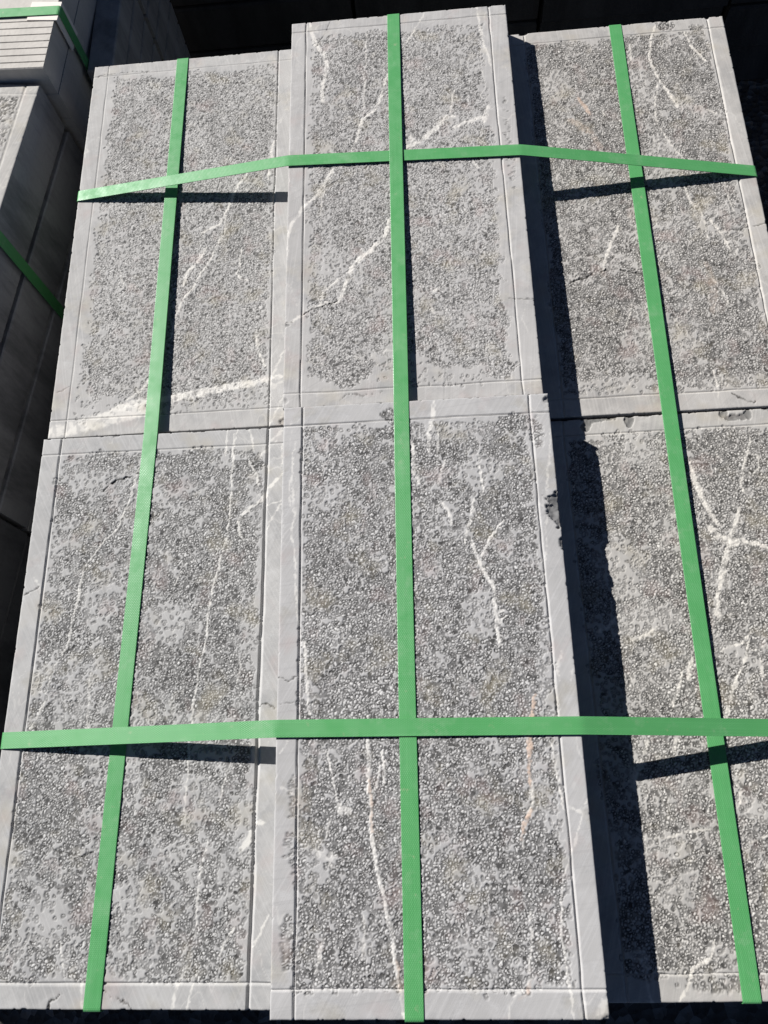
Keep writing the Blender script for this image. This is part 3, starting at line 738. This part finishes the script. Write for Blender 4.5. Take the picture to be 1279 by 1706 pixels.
tag(o, 'green strap running down the shaded side of the pile at the left edge', 'strap')

# stair treads with ribbed fronts, on end of the left row
cA = Vector((-0.509, 0.262, 0)); bx = Vector((0.9952, -0.060, 0)).normalized(); by = Vector((0.099, 0.9951, 0)).normalized(); ay_ = math.atan2(bx.y, bx.x)
dA, wA, tA, nA = 0.34, 0.62, 0.046, 10
def tread_mesh(rib):
    V = []; F = []
    yy = [0.0]; zz = [-0.0015]
    if rib:
        y = 0.0105
        yy += [0.0015]; zz += [0.0]
        for k in range(8):
            yy += [y, y + 0.0005, y + 0.0013, y + 0.0022]; zz += [0.0, -0.0012, -0.0012, 0.0]; y += 0.0132
    yy += [dA - 0.0015, dA]; zz += [0.0, -0.0015]
    n = len(yy)
    for x in (-wA, 0.0):
        for a, b in zip(yy, zz): V.append((x, a, b))
        V += [(x, dA, -tA + 0.001), (x, 0, -tA + 0.001)]
    k = n + 2
    for i in range(k): F.append((i, k + i, k + (i + 1) % k, (i + 1) % k))
    F.append(tuple(range(k))); F.append(tuple(range(k, 2 * k))[::-1])
    me = bpy.data.meshes.new('stair_tread'); me.from_pydata(V, [], F); me.update()
    import bmesh
    bm = bmesh.new(); bm.from_mesh(me); bmesh.ops.recalc_face_normals(bm, faces=bm.faces); bm.to_mesh(me); bm.free()
    me.materials.append(M_PALE); return me
tm = tread_mesh(True)
for k in range(nA):
    o = link_mesh('stair_tread', tm, None); o.location = (cA.x + 0.001 * ((k * 5) % 3 - 1) * (k > 0), cA.y, -k * tA); o.rotation_euler = (0, 0, ay_)
    tag(o, 'pale ribbed stair tread on top of the pile in the far left corner' if k == 0 else 'shaded stair tread, %s from the top in the far left pile' % ['', 'second', 'third', 'fourth', 'fifth', 'sixth', 'seventh', 'eighth', 'ninth', 'tenth'][k], 'stair tread', 'stair treads in the far left pile')
pallet(cA.x - 0.31, cA.y + 0.19, ay_, 0.62, 0.34, -nA * tA - 0.002, 'wooden pallet under the stair tread pile')
qa = cA + by * 0.107
pa = lambda u, z: tuple(qa + bx * u + Vector((0, 0, z)))
o = ribbon('packing_strap', rounded([pa(-0.6, 0.0012), pa(0.003, 0.0025), pa(0.003, -0.40)]), by, width=0.017, mat=M_GREEN, seed=8)
tag(o, 'green strap over the ribbed stair treads in the far left corner', 'strap')
def edge_guard():
    V = []; F = []
    for v in (-0.018, 0.018):
        for (u, z) in ((-0.045, 0.0016), (0.002, 0.0016), (0.0022, -0.05), (0.0004, -0.05), (0.0002, 0.0003), (-0.045, 0.0003)):
            V.append(tuple(qa + bx * u + by * (v + 0.003 * (u < -0.04)) + Vector((0, 0, z))))
    for i in range(6): F.append((i, (i + 1) % 6, 6 + (i + 1) % 6, 6 + i))
    F += [(5, 4, 1, 0), (4, 3, 2, 1), (6, 7, 10, 11), (7, 8, 9, 10)]
    return mesh_from('edge_protector', V, F, M_CARD)
tag(edge_guard(), 'off-white edge protector folded over the corner of the ribbed treads', 'edge protector')

# more treads in shade behind the left column, an added row with shade in its colour behind the rest
ORD = ['top', 'second', 'third', 'fourth', 'fifth', 'sixth', 'seventh', 'eighth', 'ninth', 'tenth']
kx, kt = -0.449, 0.046
for j, (y0, y1, wh) in enumerate(((0.352, 0.571, 'nearest'), (0.578, 0.732, 'farther'))):
    me = box_mesh('kerb_stone', 0.042, y1 - y0, kt - 0.003, 0.002, 130 + j); me.materials.append(M_SAWN)
    for k in range(8):
        o = link_mesh('kerb_stone', me, None); o.location = (kx - 0.021 + 0.003 * ((k * 3 + j) % 3 - 1), (y0 + y1) / 2, -0.088 - k * kt)
        tag(o, '%s kerb stone from the top of the %s shaded stack behind the left column' % (ORD[k] if k else 'first', wh), 'kerb stone', 'kerb stones stacked behind the left column')
pallet(kx - 0.021, 0.54, 0, 0.05, 0.38, -0.088 - 8 * kt + 0.002, 'narrow wooden pallet under the shaded kerb stones')
bw, bh = 0.38, 0.10
for i in range(6):  # added row, wide enough to shade the ground in front of it
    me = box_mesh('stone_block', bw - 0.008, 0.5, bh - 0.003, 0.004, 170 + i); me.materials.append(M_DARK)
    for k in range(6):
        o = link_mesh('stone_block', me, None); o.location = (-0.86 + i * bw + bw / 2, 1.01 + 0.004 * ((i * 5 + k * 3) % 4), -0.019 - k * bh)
        tag(o, 'block painted shade-dark in the added row behind the pallet, %s layer, %s stack from the left' % (ORD[k], ['first', 'second', 'third', 'fourth', 'fifth', 'last'][i]), 'stone block', 'added shade-dark blocks behind the pallet')
